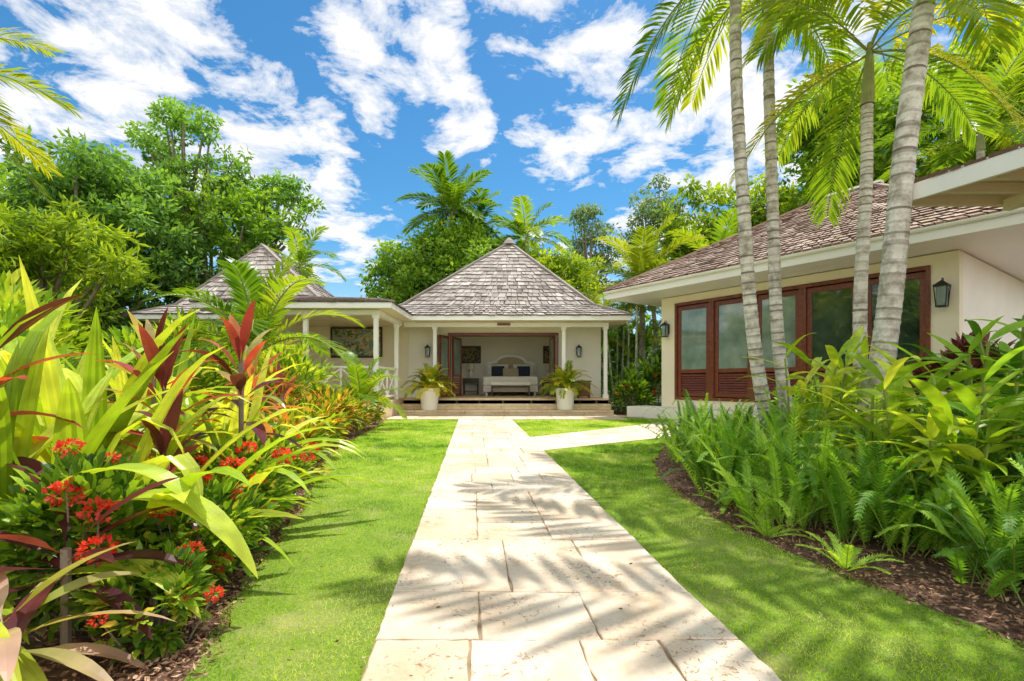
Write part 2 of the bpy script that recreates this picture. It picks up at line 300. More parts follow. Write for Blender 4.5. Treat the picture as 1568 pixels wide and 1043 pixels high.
P=P[ok]; patch=patchf[ok]; n=len(P); B=np.column_stack([P,np.full(n,.018)])
sc=np.clip(P[:,1]/4,.8,2.2); h=rng.uniform(.012,.036,n)*np.clip(sc,.8,1.3)*(1.25-.5*patch); d=np.column_stack([rng.normal(0,.75,(n,2)),np.ones(n)]); d=nz(d)
tall=rng.random(n)<.015; h=np.where(tall,h*2.0,h)
sd=nz(np.cross(d,rng.normal(size=(n,3)))); w=.0036*sc
V=np.stack([B-sd*w[:,None]/2,B+sd*w[:,None]/2,B+d*h[:,None]],1)
mb=MB(); mb.add(V,np.arange(n*3).reshape(n,3),np.clip((patch-.55)*1.8+.46+rng.uniform(-.3,.3,n),0,1)); mb.build('lawn_grass',[M['grass']])
# path
mb=MB(); mb.poly([(cx(-1)-HW,-1,.034),(cx(-1)+HW,-1,.034),(cx(12.6)+HW,12.6,.034),(cx(12.6)-HW,12.6,.034)],1)
ca=lambda y,s:(cx(y)+s*HW)
def tile(a0,a1,y0,y1,m=0):
    g=.0035; J=.007; K_=7; q=[]
    cs=[(a0,y0,1,1),(a1,y0,-1,1),(a1,y1,-1,-1),(a0,y1,1,-1)]; cs=[(ca(y,a)+sx*g+rng.uniform(-J,J)*.6,y+sy*g+rng.uniform(-J,J)*.6) for a,y,sx,sy in cs]
    for i in range(4):
        p=np.array(cs[i]);r_=np.array(cs[(i+1)%4])
        for k in range(K_): q.append(p+(r_-p)*k/K_+ (rng.normal(0,.0026,2) if k else 0))
    q=np.array(q); ctr=q.mean(0); zt=.044+rng.uniform(-.0025,.0025); n=len(q); tilt=rng.normal(0,.002,2)
    zz=lambda a:(a-ctr)@tilt
    bot=np.column_stack([q,np.full(n,.02)]); mid=np.column_stack([q,np.full(n,zt-.004)+zz(q)]); ins=q+nz(ctr-q)*rng.uniform(.003,.007,(n,1)); top=np.column_stack([ins,np.full(n,zt)+zz(ins)])
    f=[(i,(i+1)%n,n+(i+1)%n,n+i) for i in range(n)]+[(n+i,n+(i+1)%n,2*n+(i+1)%n,2*n+i) for i in range(n)]
    r=rng.random(); mb.add(np.vstack([bot,mid,top]),f,r,m); mb.add(top,[tuple(range(n))],r,m)
y=-1.0
while y<12.55:
    Ls=min(rng.choice([.42,.58,.74]),12.6-y)
    if 12.6-(y+Ls)<.3: Ls=12.6-y
    cols=rng.choice(3); S_=[[-1,-.42,.25,1],[-1,-.2,.42,1],[-1,-.48,.12,.55,1]][cols] if rng.random()<.8 else [-1,rng.choice([-.2,.15]),1]
    for a0,a1 in zip(S_[:-1],S_[1:]):
        if Ls<.5: cuts=[0,1]
        else: cuts=[0,rng.choice([.36,.5,.62]),1] if rng.random()<.75 else [0,1]
        for c0,c1 in zip(cuts[:-1],cuts[1:]): tile(a0,a1,y+c0*Ls,y+c1*Ls)
    y+=Ls
xa=-3.25
while xa<2.9:
    wx=rng.uniform(.5,.8); x1=min(xa+wx,2.95); zt=.04
    for y0,y1 in ((12.62,13.4),(13.41,14.33)):
        mb.box(xa,x1-.01,y0,y1-.01,.0,zt+rng.uniform(-.002,.002),0,rng.random())
    xa=x1
bl=np.array(BL[1:]);bu=np.array(BU[1:])
bl=np.vstack([[.42,6.95],bl]);bu=np.vstack([[.30,8.55],bu])
def along(pl,s):
    d=np.concatenate([[0],np.cumsum(np.linalg.norm(np.diff(pl,axis=0),axis=1))]); d/=d[-1]; return np.array([np.interp(s,d,pl[:,0]),np.interp(s,d,pl[:,1])])
K=9
for k in range(K):
    s0,s1=k/K+.001,(k+1)/K-.001; cut=rng.choice([.4,.5,.6])
    for f0,f1 in ((0,cut-.003),(cut+.003,1)):
        q=[along(bl,s0)*(1-f0)+along(bu,s0)*f0,along(bl,s1)*(1-f0)+along(bu,s1)*f0,along(bl,s1)*(1-f1)+along(bu,s1)*f1,along(bl,s0)*(1-f1)+along(bu,s0)*f1]
        zt=.036; v=[(*a,.0) for a in q]+[(*a,zt) for a in q]; mb.add(v,[(4,5,6,7),(0,1,5,4),(1,2,6,5),(2,3,7,6),(3,0,4,7)],rng.random(),0)
mb.build('stone_path',[M['stone'],M['mortar']])

# ------------------------------------------------------------------ roofs
def shingles(mb,A,B,C,D,m=0,exp=.15,rb=0):
    A,B,C,D=[np.array(q,float) for q in (A,B,C,D)]
    n=nz(np.cross(B-A,(D+C)/2-A)); 
    if n[2]<0: n=-n
    H=np.linalg.norm((D+C)/2-(A+B)/2); k=max(3,int(H/exp))
    mb.poly([A,B,C,D] if np.linalg.norm(C-D)>.01 else [A,B,C],m,.1)
    for i in range(k):
        s0,s1=i/k,min(1,(i+1.25)/k); l0=A+(D-A)*s0;r0=B+(C-B)*s0;l1=A+(D-A)*s1;r1=B+(C-B)*s1
        w=np.linalg.norm(r0-l0); cnt=max(1,int(w/.17)); cu=np.cumsum(rng.uniform(.6,1.4,cnt)); cu=np.concatenate([[0],cu/cu[-1]]); rowr=rng.uniform(-.12,.12)
        for a,b in zip(cu[:-1],cu[1:]):
            th=.034+rng.uniform(-.008,.012); dn=(l0-l1)*rng.uniform(-.06,.12)
            p=[l0+(r0-l0)*a+n*th+dn,l0+(r0-l0)*(b-.004)+n*th+dn,l1+(r1-l1)*(b-.004)+n*.006,l1+(r1-l1)*a+n*.006]
            q=[p[0]-n*th,p[1]-n*th]
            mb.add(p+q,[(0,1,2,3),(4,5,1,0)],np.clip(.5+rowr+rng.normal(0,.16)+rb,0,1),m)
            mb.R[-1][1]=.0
def hips(mb,corn,m=0):
    for a,b in corn: mb.beam(np.array(a)+[0,0,.03],np.array(b)+[0,0,.03],.14,.05,m,.35)
def hiproof(parent,rect,ze,brect,zb,apex,mat,soff=.13,fas=.14,name='roof',apex2=None,wallmat='soffit',exp=.17):
    x0,x1,y0,y1=rect; bx0,bx1,by0,by1=brect; mb=MB(); a=np.array(apex,float); a2=a if apex2 is None else np.array(apex2,float)
    E=[(x0,y0,ze),(x1,y0,ze),(x1,y1,ze),(x0,y1,ze)]; Bk=[(bx0,by0,zb),(bx1,by0,zb),(bx1,by1,zb),(bx0,by1,zb)]
    T=[a,a2,a2,a]
    for i in range(4):
        j=(i+1)%4; shingles(mb,E[i],E[j],Bk[j],Bk[i],exp=exp); shingles(mb,Bk[i],Bk[j],T[j],T[i],exp=exp)
        hips(mb,[(E[i],Bk[i]),(Bk[i],T[i])])
    mb.build(name,[M[mat]],parent)
    mb=MB(); z1=ze-.004; z0=ze-fas
    mb.box(x0+.02,x1-.02,y0+.02,y0+.05,z0,z1); mb.box(x0+.02,x1-.02,y1-.05,y1-.02,z0,z1); mb.box(x0+.02,x0+.05,y0+.051,y1-.051,z0,z1); mb.box(x1-.05,x1-.02,y0+.051,y1-.051,z0,z1)
    mb.build('fascia',[M['white']],parent,bevel=.004)
    mb=MB(); mb.box(x0+.052,x1-.052,y0+.052,y1-.052,z0+.02,z0+.04); mb.build('soffit',[M[wallmat]],parent)

def lantern(parent,p,out=(0,-1,0),s=1.0):
    mb=MB(); p=np.array(p,float); o=np.array(out,float); sd=np.cross(o,Z3)
    mb.beam(p+o*.012-Z3*.1*s,p+o*.012+Z3*.1*s,.09*s,.02,0,up=tuple(o))
    c=p+o*.13*s
    mb.tube([p+o*.02+Z3*.06*s,p+o*.08*s+Z3*.24*s,c+Z3*.23*s,c+Z3*.16*s],.008,6)
    def ring(z,w):
        for q in ((-1,-1,1,-1),(1,-1,1,1),(1,1,-1,1),(-1,1,-1,-1)):
            mb.beam(c+sd*q[0]*w+o*q[1]*w+Z3*z,c+sd*q[2]*w+o*q[3]*w+Z3*z,.018*s,.018*s)
    ring(.12*s,.075*s); ring(-.17*s,.055*s)
    for i in (-1,1):
        for j in (-1,1): mb.beam(c+sd*i*.075*s+o*j*.075*s+Z3*.12*s,c+sd*i*.055*s+o*j*.055*s-Z3*.17*s,.014*s,.014*s,up=(1,.2,0))
    t=[c+sd*i*.09*s+o*j*.09*s+Z3*.125*s for i,j in((-1,-1),(1,-1),(1,1),(-1,1))]+[c+Z3*.21*s]
    mb.add(t,[(0,1,4),(1,2,4),(2,3,4),(3,0,4)])
    w=.055*s; g=[c+sd*i*w+o*j*w+Z3*z for z in(-.165*s,.115*s) for i,j in((-1,-1),(1,-1),(1,1),(-1,1))]
    mb.add(g,[(0,1,5,4),(1,2,6,5),(2,3,7,6),(3,0,4,7)],.5,1)
    mb.build('wall_lantern',[M['black'],M['glassc']],parent)

# ------------------------------------------------------------------ main pavilion
pv=empty('bedroom_pavilion')
hiproof(pv,(-4.3,3.51,14.5,22),2.93,(-3.43,2.56,15.6,20.9),3.40,(-.1,18.2,6.08),'shg',exp=.2)
mb=MB(); a=(-.1,18.2,6.0); mb.lathe([(.26,0),(.17,.14),(.04,.26),(0,.27)],a,12,0,.4); mb.build('roof_cap',[M['shg']],pv)
mb=MB()
mb.box(-3.4,-2.1,16.3,16.45,.48,2.8); mb.box(1.52,2.92,16.3,16.45,.48,2.8); mb.box(-2.1,1.52,16.3,16.45,2.59,2.8)
mb.box(-3.4,2.92,20,20.15,.48,2.8)
for x in (-3.4,2.77):  # wide unseen openings in the side walls, added to let daylight into the room
    mb.box(x,x+.15,16.451,17.1,.48,2.8); mb.box(x,x+.15,19.7,19.999,.48,2.8); mb.box(x,x+.15,17.101,19.699,.48,.7); mb.box(x,x+.15,17.101,19.699,2.7,2.8)
mb.build('walls',[M['wallw']],pv)
mb=MB(); mb.box(-3.3,2.94,15.05,20,.3,.48); 
mb.build('floor',[M['stepstone']],pv)
mb=MB()
for x in (-2.36,1.58,2.86):
    mb.box(x-.055,x+.055,15.15,15.26,.48,2.66); mb.box(x-.085,x+.085,15.12,15.29,.48,.6); mb.box(x-.08,x+.08,15.125,15.285,2.58,2.66)
mb.box(-3.3,2.95,15.13,15.28,2.661,2.80)
mb.build('porch_posts',[M['white']],pv,bevel=.006)
mb=MB()
mb.box(-2.1,-2.03,16.26,16.5,.48,2.59); mb.box(1.45,1.52,16.26,16.5,.48,2.59); mb.box(-2.03,1.45,16.26,16.5,2.5,2.59)
def door_leaf(a,b):
    a=np.array([*a,0.]);b=np.array([*b,0.])
    for z0,z1 in ((.50,.60),(1.15,1.22),(2.40,2.48)): mb.beam(a+Z3*(z0+z1)/2,b+Z3*(z0+z1)/2,.04,z1-z0,0)
    for q in (a+(b-a)*.06,b-(b-a)*.06): mb.beam(q+Z3*.5,q+Z3*2.48,.08,.042,0,up=tuple(np.cross(nz(b-a),Z3)))
    for k in range(9): z=.64+k*.057; mb.beam(a+Z3*z,b+Z3*z,.02,.045,0)
    mb.beam(a+Z3*1.81,b+Z3*1.81,.012,1.18,1)
door_leaf((-2.3,15.75),(-2.08,16.28)); door_leaf((-2.55,16.2),(-2.3,15.76)); door_leaf((1.5,16.28),(1.40,15.8)); door_leaf((-1.98,16.5),(-1.75,17.1)); door_leaf((1.42,16.5),(1.3,17.1))
mb.build('folding_doors',[M['wood'],M['glassc']],pv)
lantern(pv,(2.18,16.298,1.98)); lantern(pv,(-2.75,16.298,1.98),s=1.0)
mb=MB(); mb.box(-.45,-.05,15.1,15.125,2.70,2.77); mb.build('name_board',[M['wood']],pv)
mb=MB(); 
for k,(y0,z) in enumerate(((14.34,.16),(14.70,.32),(15.05,.48))):
    x=-3.3; xr=2.94
    while x<xr-.05:
        x1=min(x+rng.uniform(.5,.9),xr); mb.box(x,x1-.006,y0-.03,(14.70,15.05,15.4)[k]-.03,z-.05,z+.002,0,rng.uniform(.5,1)); mb.box(x,x1-.004,y0,y0+.34,z-.16,z-.05,0,rng.uniform(.4,1)); x=x1
mb.build('stone_steps',[M['stepstone']],None,bevel=.006)
# interior furniture
bd=empty('bed',(-.05,0,0)); 
mb=MB(); th=np.linspace(0,math.pi,17); 
prof=[(-1.0,.5),(-1.0,1.72),(-.9,1.78),(-.72,1.80)]+[(-.62*math.cos(t),1.80+.28*math.sin(t)) for t in th]+[(.72,1.80),(.9,1.78),(1.0,1.72),(1.0,.5)]
n=len(prof); v=[(x,19.75,z) for x,z in prof]+[(x,19.85,z) for x,z in prof]
mb.add(v[:n],[tuple(range(n))],.5,0); mb.add(v,[(i,(i+1),n+i+1,n+i) for i in range(n-1)],.5,0)
prof2=[(x*.88,.5+(z-.5)*.93) for x,z in prof]; mb.add([(x,19.735,z) for x,z in prof2],[tuple(range(n))],.5,1)
mb.build('headboard',[M['white'],M['beige']],bd)
mb=MB(); mb.box(-.98,.98,17.75,19.73,.62,.84); 
for x in (-.9,.84):
    mb.box(x,x+.07,17.8,17.87,.48,.62); mb.box(x,x+.07,19.5,19.57,.48,.62)
mb.build('bed_base',[M['linen']],bd,bevel=.01)
mb=MB(); mb.box(-1.0,1.0,17.7,19.72,.84,1.18); o=mb.build('duvet',[M['linen']],bd,smooth=True,bevel=.09); o.modifiers['bevel'].segments=4
def pillow(x,y,z,w,h,d,mi):
    mb=MB(); u=np.linspace(-1,1,9); g=np.array([[(x+a*w/2,y-d/2*(1-a**4)*(1-b**4),z+b*h/2) for a in u] for b in u]).reshape(-1,3); g2=g.copy(); g2[:,1]=2*y-g[:,1]
    i=np.arange(8)[:,None]*9;j=np.arange(8)[None]; f=np.stack([i+j,i+j+1,i+j+10,i+j+9],-1).reshape(-1,4); mb.add(g,f); mb.add(g2,f[:,::-1]); mb.build('pillow',[M[mi]],bd,smooth=True)
for x in (-.5,.5): pillow(x,19.5,1.42,.8,.5,.22,'linen'); pillow(x*1.0,19.3,1.38,.5,.42,.18,'blue')
pillow(0,19.15,1.34,.6,.32,.16,'beige')
bn=empty('bed_bench')
mb=MB(); mb.box(-.75,.65,17.1,17.5,.86,.98); mb.build('seat',[M['linen']],bn,bevel=.03)
mb=MB()
for x in (-.72,.57):
    for y_ in (17.13,17.42): mb.box(x,x+.05,y_,y_+.05,.48,.86)
mb.box(-.72,.62,17.14,17.17,.78,.859); mb.build('legs',[M['dark']],bn)
for sx in (-1.62,1.5):
    ns=empty('nightstand',(sx,19.6,0)); mb=MB(); mb.box(-.32,.32,-.22,.22,1.08,1.12); 
    for a in (-.29,.25):
        for b in (-.19,.15): mb.box(a,a+.04,b,b+.04,.48,1.08)
    mb.box(-.3,.3,-.2,.2,.92,1.079); mb.box(-.28,.28,-.18,.18,.6,.63); mb.build('table',[M['dark']],ns)
    mb=MB(); mb.lathe([(.08,0),(.05,.05),(.09,.16),(.03,.3),(.015,.36)],(0,0,1.12),14,0); mb.lathe([(.17,.34),(.12,.58)],(0,0,1.12),18,1); mb.build('table_lamp',[M['pot'],M['shade']],ns,smooth=True)
def painting(name,x0,x1,z0,z1,y,art,fw=.06):
    e=empty(name); mb=MB(); mb.box(x0,x1,y-.04,y,z0,z0+fw); mb.box(x0,x1,y-.04,y,z1-fw,z1); mb.box(x0,x0+fw,y-.04,y,z0+fw+.001,z1-fw-.001); mb.box(x1-fw,x1,y-.04,y,z0+fw+.001,z1-fw-.001)
    mb.box(x0+fw,x1-fw,y-.02,y-.002,z0+fw,z1-fw,1); mb.build('frame_and_canvas',[M['dark'],M[art]],e)
painting('framed_painting',-5.95,-4.25,1.77,2.78,16.296,'art')
painting('framed_painting',-2.25,-1.25,1.72,2.42,19.99,'art2'); painting('framed_painting',1.25,1.8,1.72,2.42,19.99,'art2')

# ------------------------------------------------------------------ left wing
lw=empty('veranda_wing')
hiproof(lw,(-7.8,-2.9,12.0,16.6),2.92,(-7.4,-3.3,12.4,16.2),3.02,(-5.6,14.5,3.42),'shg',name='veranda_roof')
hiproof(lw,(-10.9,-4.9,14.2,19.4),2.93,(-10.2,-5.6,15.0,18.7),3.30,(-8.4,16.7,5.58),'shg',name='pyramid_roof',exp=.2)
mb=MB(); mb.box(-10.2,-3.405,16.3,16.45,.48,2.8); mb.box(-10.2,-10.05,15.2,16.299,.0,2.8); mb.box(-10.05,-6.9,15.2,15.35,.0,2.8); mb.box(-6.9,-6.75,15.2,16.299,0,2.8); mb.build('walls',[M['wall']],lw)
mb=MB(); mb.box(-7.6,-3.301,12.3,16.3,0,.48); mb.build('floor',[M['stepstone']],lw)
mb=MB()
posts=[(-3.40,12.42),(-3.36,14.45),(-5.16,12.42),(-7.0,12.42)]
for x,y in posts: mb.box(x-.055,x+.055,y-.055,y+.055,.48,2.66); mb.box(x-.08,x+.08,y-.08,y+.08,2.58,2.66)
mb.box(-7.1,-3.3,12.36,12.5,2.661,2.79); mb.box(-3.45,-3.3,12.501,14.9,2.661,2.79)
mb.build('veranda_posts',[M['white']],lw,bevel=.006)
def rail(a,b,n):
    a=np.array(a,float);b=np.array(b,float)
    mb.beam(a+Z3*.88,b+Z3*.88,.07,.045); mb.beam(a+Z3*.12,b+Z3*.12,.05,.045)
    for i in range(n):
        p=a+(b-a)*i/n;q=a+(b-a)*(i+1)/n
        mb.beam(p+Z3*.145,q+Z3*.855,.03,.035); mb.beam(p+Z3*.855,q+Z3*.145,.028,.034)
        if i: mb.beam(p+Z3*.145,p+Z3*.855,.04,.04,up=(1,0,0))
mb=MB(); rail((-3.40,12.48,.48),(-3.36,14.39,.48),2); rail((-5.1,12.42,.48),(-3.46,12.42,.48),2); rail((-6.94,12.42,.48),(-5.22,12.42,.48),2)
mb.build('balustrade',[M['white']],lw)

# ------------------------------------------------------------------ right house
C=(4.22,14.0,0); ang=math.atan2(-.818,.575); rh=empty('cream_house',C,ang)
mb=MB(); Wd=6.6
mb.box(0,.45,0,.2,0,3.32); mb.box(6.0,6.4,0,.2,0,3.32); mb.box(.45,6.0,0,.2,3.13,3.32); mb.box(.45,6.0,0,.2,0,.50)
mb.box(0,.2,.2,Wd,0,3.32); mb.box(6.2,6.4,.201,Wd,0,3.32,1); mb.box(.2,6.2,Wd-.2,Wd,0,3.32)
mb.build('walls',[M['wall'],M['wallw']],rh)
mb=MB(); mb.box(-.57,7.0,-.8,-.001,0,.3); mb.build('plinth',[M['wallw']],rh,bevel=.01)
mb=MB(); gl=MB()
n=5; x0=.45; wd=5.55/n
mb.box(.45,6.0,-.03,.16,3.05,3.129); mb.box(.45,6.0,-.03,.16,.501,.58)
for k in range(n):
    a=x0+k*wd; b=a+wd
    mb.box(a+.001,a+.07,-.03,.15,.58,3.05); mb.box(b-.07,b-.001,-.03,.15,.58,3.05)
    y0,y1=.02,.08
    mb.box(a+.071,a+.17,y0,y1,.60,3.03); mb.box(b-.17,b-.071,y0,y1,.60,3.03); mb.box(a+.17,b-.17,y0,y1,2.92,3.03); mb.box(a+.17,b-.17,y0,y1,.60,.70); mb.box(a+.17,b-.17,y0,y1,1.22,1.32)
    for j in range(8): z=.73+j*.062; mb.beam((a+.17,.05,z),(b-.17,.05,z),.012,.058,0,up=(0,.6,1))
    gl.box(a+.17,b-.17,.045,.055,1.32,2.92,1 if k in (0,1,2) else 0)
mb.build('window_frames',[M['wood']],rh,bevel=.004); gl.build('window_glass',[M['glass'],M['glassc']],rh)
lantern(rh,(.22,-.001,2.42),(0,-1,0),1.1); lantern(rh,(6.2,-.001,2.55),(0,-1,0),1.25)
hiproof(rh,(-1.0,7.5,-1.2,7.8),3.56,(-.4,6.9,-.6,7.2),3.90,(3.3-.45,3.2,5.95),'shr',apex2=(3.3+.75,3.2,5.95),fas=.24,wallmat='white')
mb=MB(); mb.beam((2.75,3.2,6.0),(4.2,3.2,6.0),.2,.05); mb.build('ridge_cap',[M['white']],rh)
mb=MB(); th=np.linspace(math.pi,2*math.pi,9); v=[];n_=9
for x in (-1.02,7.5):
    for t in th: v.append((x,-1.235+.055*math.cos(t),3.53+.055*math.sin(t)))
mb.add(v,[(i,i+1,n_+i+1,n_+i) for i in range(n_-1)]); mb.build('gutter',[M['white']],rh)

# near eave (covered walkway)
pc=empty('covered_walkway')
mb=MB(); A=np.array((4.35,5.66)); B=np.array((5.6,2.45)); 
def sl(p,z): return (p[0],p[1],z)
R1=np.array((9.,5.66)); R2=np.array((9.,2.45))
mb.add([sl(A,3.16),sl(R1,3.16),sl(R2,3.16),sl(B,3.16),sl(A,3.12),sl(R1,3.12),sl(R2,3.12),sl(B,3.12)],[(3,2,1,0),(4,5,6,7),(0,1,5,4),(1,2,6,5),(2,3,7,6),(3,0,4,7)],.5,1)
mb.beam(sl(A,3.09),sl(B,3.09),.05,.20,0); mb.beam(sl(A+[.03,0],3.06),sl(R1,3.06),.05,.12,1)
dAB=(B-A)
for k in range(1,9):
    p=A+dAB*k/9; mb.beam((p[0]+.04,p[1],3.065),(9,p[1],3.065),.06,.10,1)
for x in (5.6,7.2): mb.beam((x,5.62,2.99),(x,2.6,2.99),.09,.12,1)
mb.build('roof_frame',[M['white'],M['soffit']],pc)
mb=MB(); A3=(4.31,5.7,3.17);B3=(5.56,2.4,3.17); shingles(mb,B3,A3,(9,5.7,3.5),(9,2.4,3.5)); mb.build('walkway_roof',[M['shr']],pc)
mb=MB(); mb.box(7.15,7.27,4.4,4.52,0,2.93);mb.box(7.15,7.27,2.6,2.72,0,2.93); mb.build('walkway_posts',[M['white']],pc)

# ------------------------------------------------------------------ planters
def planter(x,y):
    e=empty('potted_palm',(x,y,.165)); mb=MB()
    mb.lathe([(0,0),(.22,0),(.235,.03),(.28,.54),(.295,.56),(.30,.64),(.26,.64),(.25,.58),(0,.58)],(0,0,0),32); mb.build('pot',[M['pot']],e,smooth=False,bevel=.004)
    mb=MB(); 
    for i in range(52):
        az=i*2.39996; f=(i+.5)/52; frond(mb,(rng.normal(0,.05),rng.normal(0,.05),.57),az,1.4-1.15*f,rng.uniform(.7,.95),.9+.8*f,26,.19,.03,0,1,r=rng.uniform(.0,.75),ldroop=.3,seg=8,vee=.4,ln=2,stem=.007)
    mb.build('palm_foliage',[M['palmY'],M['stem']],e)
planter(-2.42,14.56); planter(1.56,14.56)
mb=MB(); mb.box(2.05,2.45,15.5,15.85,.53,.98); mb.box(2.02,2.48,15.47,15.88,.98,1.02)
for x in (2.06,2.40):
    for y_ in (15.51,15.8): mb.box(x,x+.04,y_,y_+.04,.48,.53)
for z in (.6,.68,.76,.84,.92): mb.box(2.09,2.41,15.488,15.499,z-.025,z+.025)
mb.build('porch_cabinet',[M['wood']],None,bevel=.004)

# ------------------------------------------------------------------ background trees
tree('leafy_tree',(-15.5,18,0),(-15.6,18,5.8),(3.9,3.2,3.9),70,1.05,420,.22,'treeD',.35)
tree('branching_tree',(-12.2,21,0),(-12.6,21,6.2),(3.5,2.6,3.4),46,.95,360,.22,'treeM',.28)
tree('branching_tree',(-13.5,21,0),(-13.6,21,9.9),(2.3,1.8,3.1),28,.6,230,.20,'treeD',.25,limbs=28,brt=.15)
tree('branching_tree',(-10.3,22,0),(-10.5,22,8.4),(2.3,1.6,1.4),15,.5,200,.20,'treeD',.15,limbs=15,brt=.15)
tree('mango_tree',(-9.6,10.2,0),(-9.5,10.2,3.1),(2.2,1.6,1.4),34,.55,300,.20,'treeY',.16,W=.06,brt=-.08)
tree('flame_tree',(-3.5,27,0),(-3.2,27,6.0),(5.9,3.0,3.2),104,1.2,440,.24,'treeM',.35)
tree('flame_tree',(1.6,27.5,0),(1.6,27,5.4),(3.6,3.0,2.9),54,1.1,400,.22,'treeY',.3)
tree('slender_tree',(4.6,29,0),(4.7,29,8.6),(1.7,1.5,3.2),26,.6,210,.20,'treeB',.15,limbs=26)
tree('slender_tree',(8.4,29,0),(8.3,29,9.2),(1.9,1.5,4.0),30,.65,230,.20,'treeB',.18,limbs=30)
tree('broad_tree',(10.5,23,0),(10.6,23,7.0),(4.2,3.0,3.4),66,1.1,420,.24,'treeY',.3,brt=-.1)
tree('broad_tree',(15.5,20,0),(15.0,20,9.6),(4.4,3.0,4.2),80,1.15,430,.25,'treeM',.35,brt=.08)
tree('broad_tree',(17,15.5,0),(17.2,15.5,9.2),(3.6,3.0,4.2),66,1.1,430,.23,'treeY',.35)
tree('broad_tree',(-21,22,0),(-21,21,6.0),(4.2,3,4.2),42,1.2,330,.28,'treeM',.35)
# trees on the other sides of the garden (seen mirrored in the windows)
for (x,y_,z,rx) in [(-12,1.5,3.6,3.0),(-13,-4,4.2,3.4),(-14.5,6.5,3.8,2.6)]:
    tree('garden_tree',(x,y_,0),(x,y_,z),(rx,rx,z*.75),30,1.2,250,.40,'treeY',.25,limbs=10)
mb=MB()
for i in range(140):
    th_=rng.uniform(-1.35,1.35); R=rng.uniform(34,48); c=np.array([math.sin(th_)*R,math.cos(th_)*R,0]); hgt=rng.uniform(3,6.8); k=200
    uu=unit(k,.2); P=c+np.array([0,0,hgt*.5])+uu*np.array([2.8,2.8,hgt*.5])*rng.random((k,1))**.3; rhomb(mb,P,uu+rng.normal(0,.5,(k,3)),.8,.45,.35+rng.uniform(-.25,.3,k))
mb.build('background_trees',[M['treeM']])
palm('royal_palm',[(-3.4,27,0),(-3.3,27,9.4)],.2,.13,22,2.9,36,.85,.09,'palmL',(.1,.4),.9,(-.2,1.35),(.6,1.3),rings=False)
palm('royal_palm',[(-2.2,29,0),(-2.3,29,9.0)],.2,.13,16,2.6,30,.8,.09,'palmL',(.1,.4),.9,rings=False)
palm('royal_palm',[(.8,27,0),(.8,27,8.0)],.18,.12,15,2.6,30,.8,.09,'palmL',(.3,.65),.8,rings=False)
palm('areca_palm',[(-7.9,18.5,0),(-7.9,18.5,4.8)],.1,.07,12,1.9,28,.5,.06,'palmL',(.3,.6),.5,rings=False)
palm('coconut_palm',[(4.9,18.6,0),(4.9,18.6,4.2)],.12,.08,22,2.5,38,.65,.065,'palmY',(.0,.5),.5,(-.2,1.35),rings=False)
palm('coconut_palm',[(8.0,19.5,0),(8.0,19.5,5.0)],.12,.08,16,2.5,34,.65,.06,'palmL',(.4,.8),.5,rings=False)
palm('areca_palm',[(11.8,12.5,0),(11.8,12.5,6.8)],.12,.08,16,2.6,36,.65,.06,'palmL',(.2,.65),.5,rings=False)
for i in range(9):
    x=rng.uniform(3.2,5.0); y_=rng.uniform(16.6,18.2); palm('areca_palm',[(x,y_,0),(x+rng.normal(0,.2),y_,rng.uniform(2.0,3.4))],.035,.03,6,1.5,24,.4,.035,'palmY',(.0,.5),.4,rings=False)
palm('coconut_palm',[(-8.6,5.0,0),(-8.3,5.6,2.6),(-8.0,6.0,4.5)],.16,.11,22,2.3,46,.5,.035,'palmY',(.0,.75),.5,(-.9,1.2),(.6,1.6))

# ------------------------------------------------------------------ foreground palms (right)
palm('christmas_palm',[(3.85,7.3,0),(3.40,7.25,3.0),(3.26,7.2,6.6)],.10,.078,10,2.6,40,.62,.040,'palmL',(.2,.85),.8,(-.6,1.1),(.9,1.9),.9)
palm('christmas_palm',[(4.3,7.6,0),(4.0,7.6,3.0),(3.95,7.6,6.7)],.095,.075,10,2.4,40,.62,.040,'palmL',(.3,.9),.8,(-.6,1.1),(.9,1.9),.9)
palm('christmas_palm',[(4.92,7.0,0),(4.95,7.0,3.0),(5.03,7.0,4.9)],.09,.07,12,2.3,42,.62,.040,'palmL',(.4,1.0),.9,(-.7,1.2),(.8,1.9),.9)
palm('christmas_palm',[(3.95,5.5,0),(4.25,5.5,2.6),(4.62,5.5,5.6)],.125,.10,10,2.3,42,.62,.040,'palmL',(.3,.95),.8,(-.3,1.2),(.9,1.5),.9)
# coconut palm standing just right of the view; its long fronds shade the near path
palm('coconut_palm',[(4.6,3.1,0),(4.45,3.2,3.4),(4.3,3.4,5.6)],.13,.10,9,3.9,26,.8,.10,'palmL',(.3,.8),.4,(.3,.8),(.35,.6),.3,azs=[3.14,2.80,3.50,2.45,3.85,0.5,5.2,1.5,4.3])

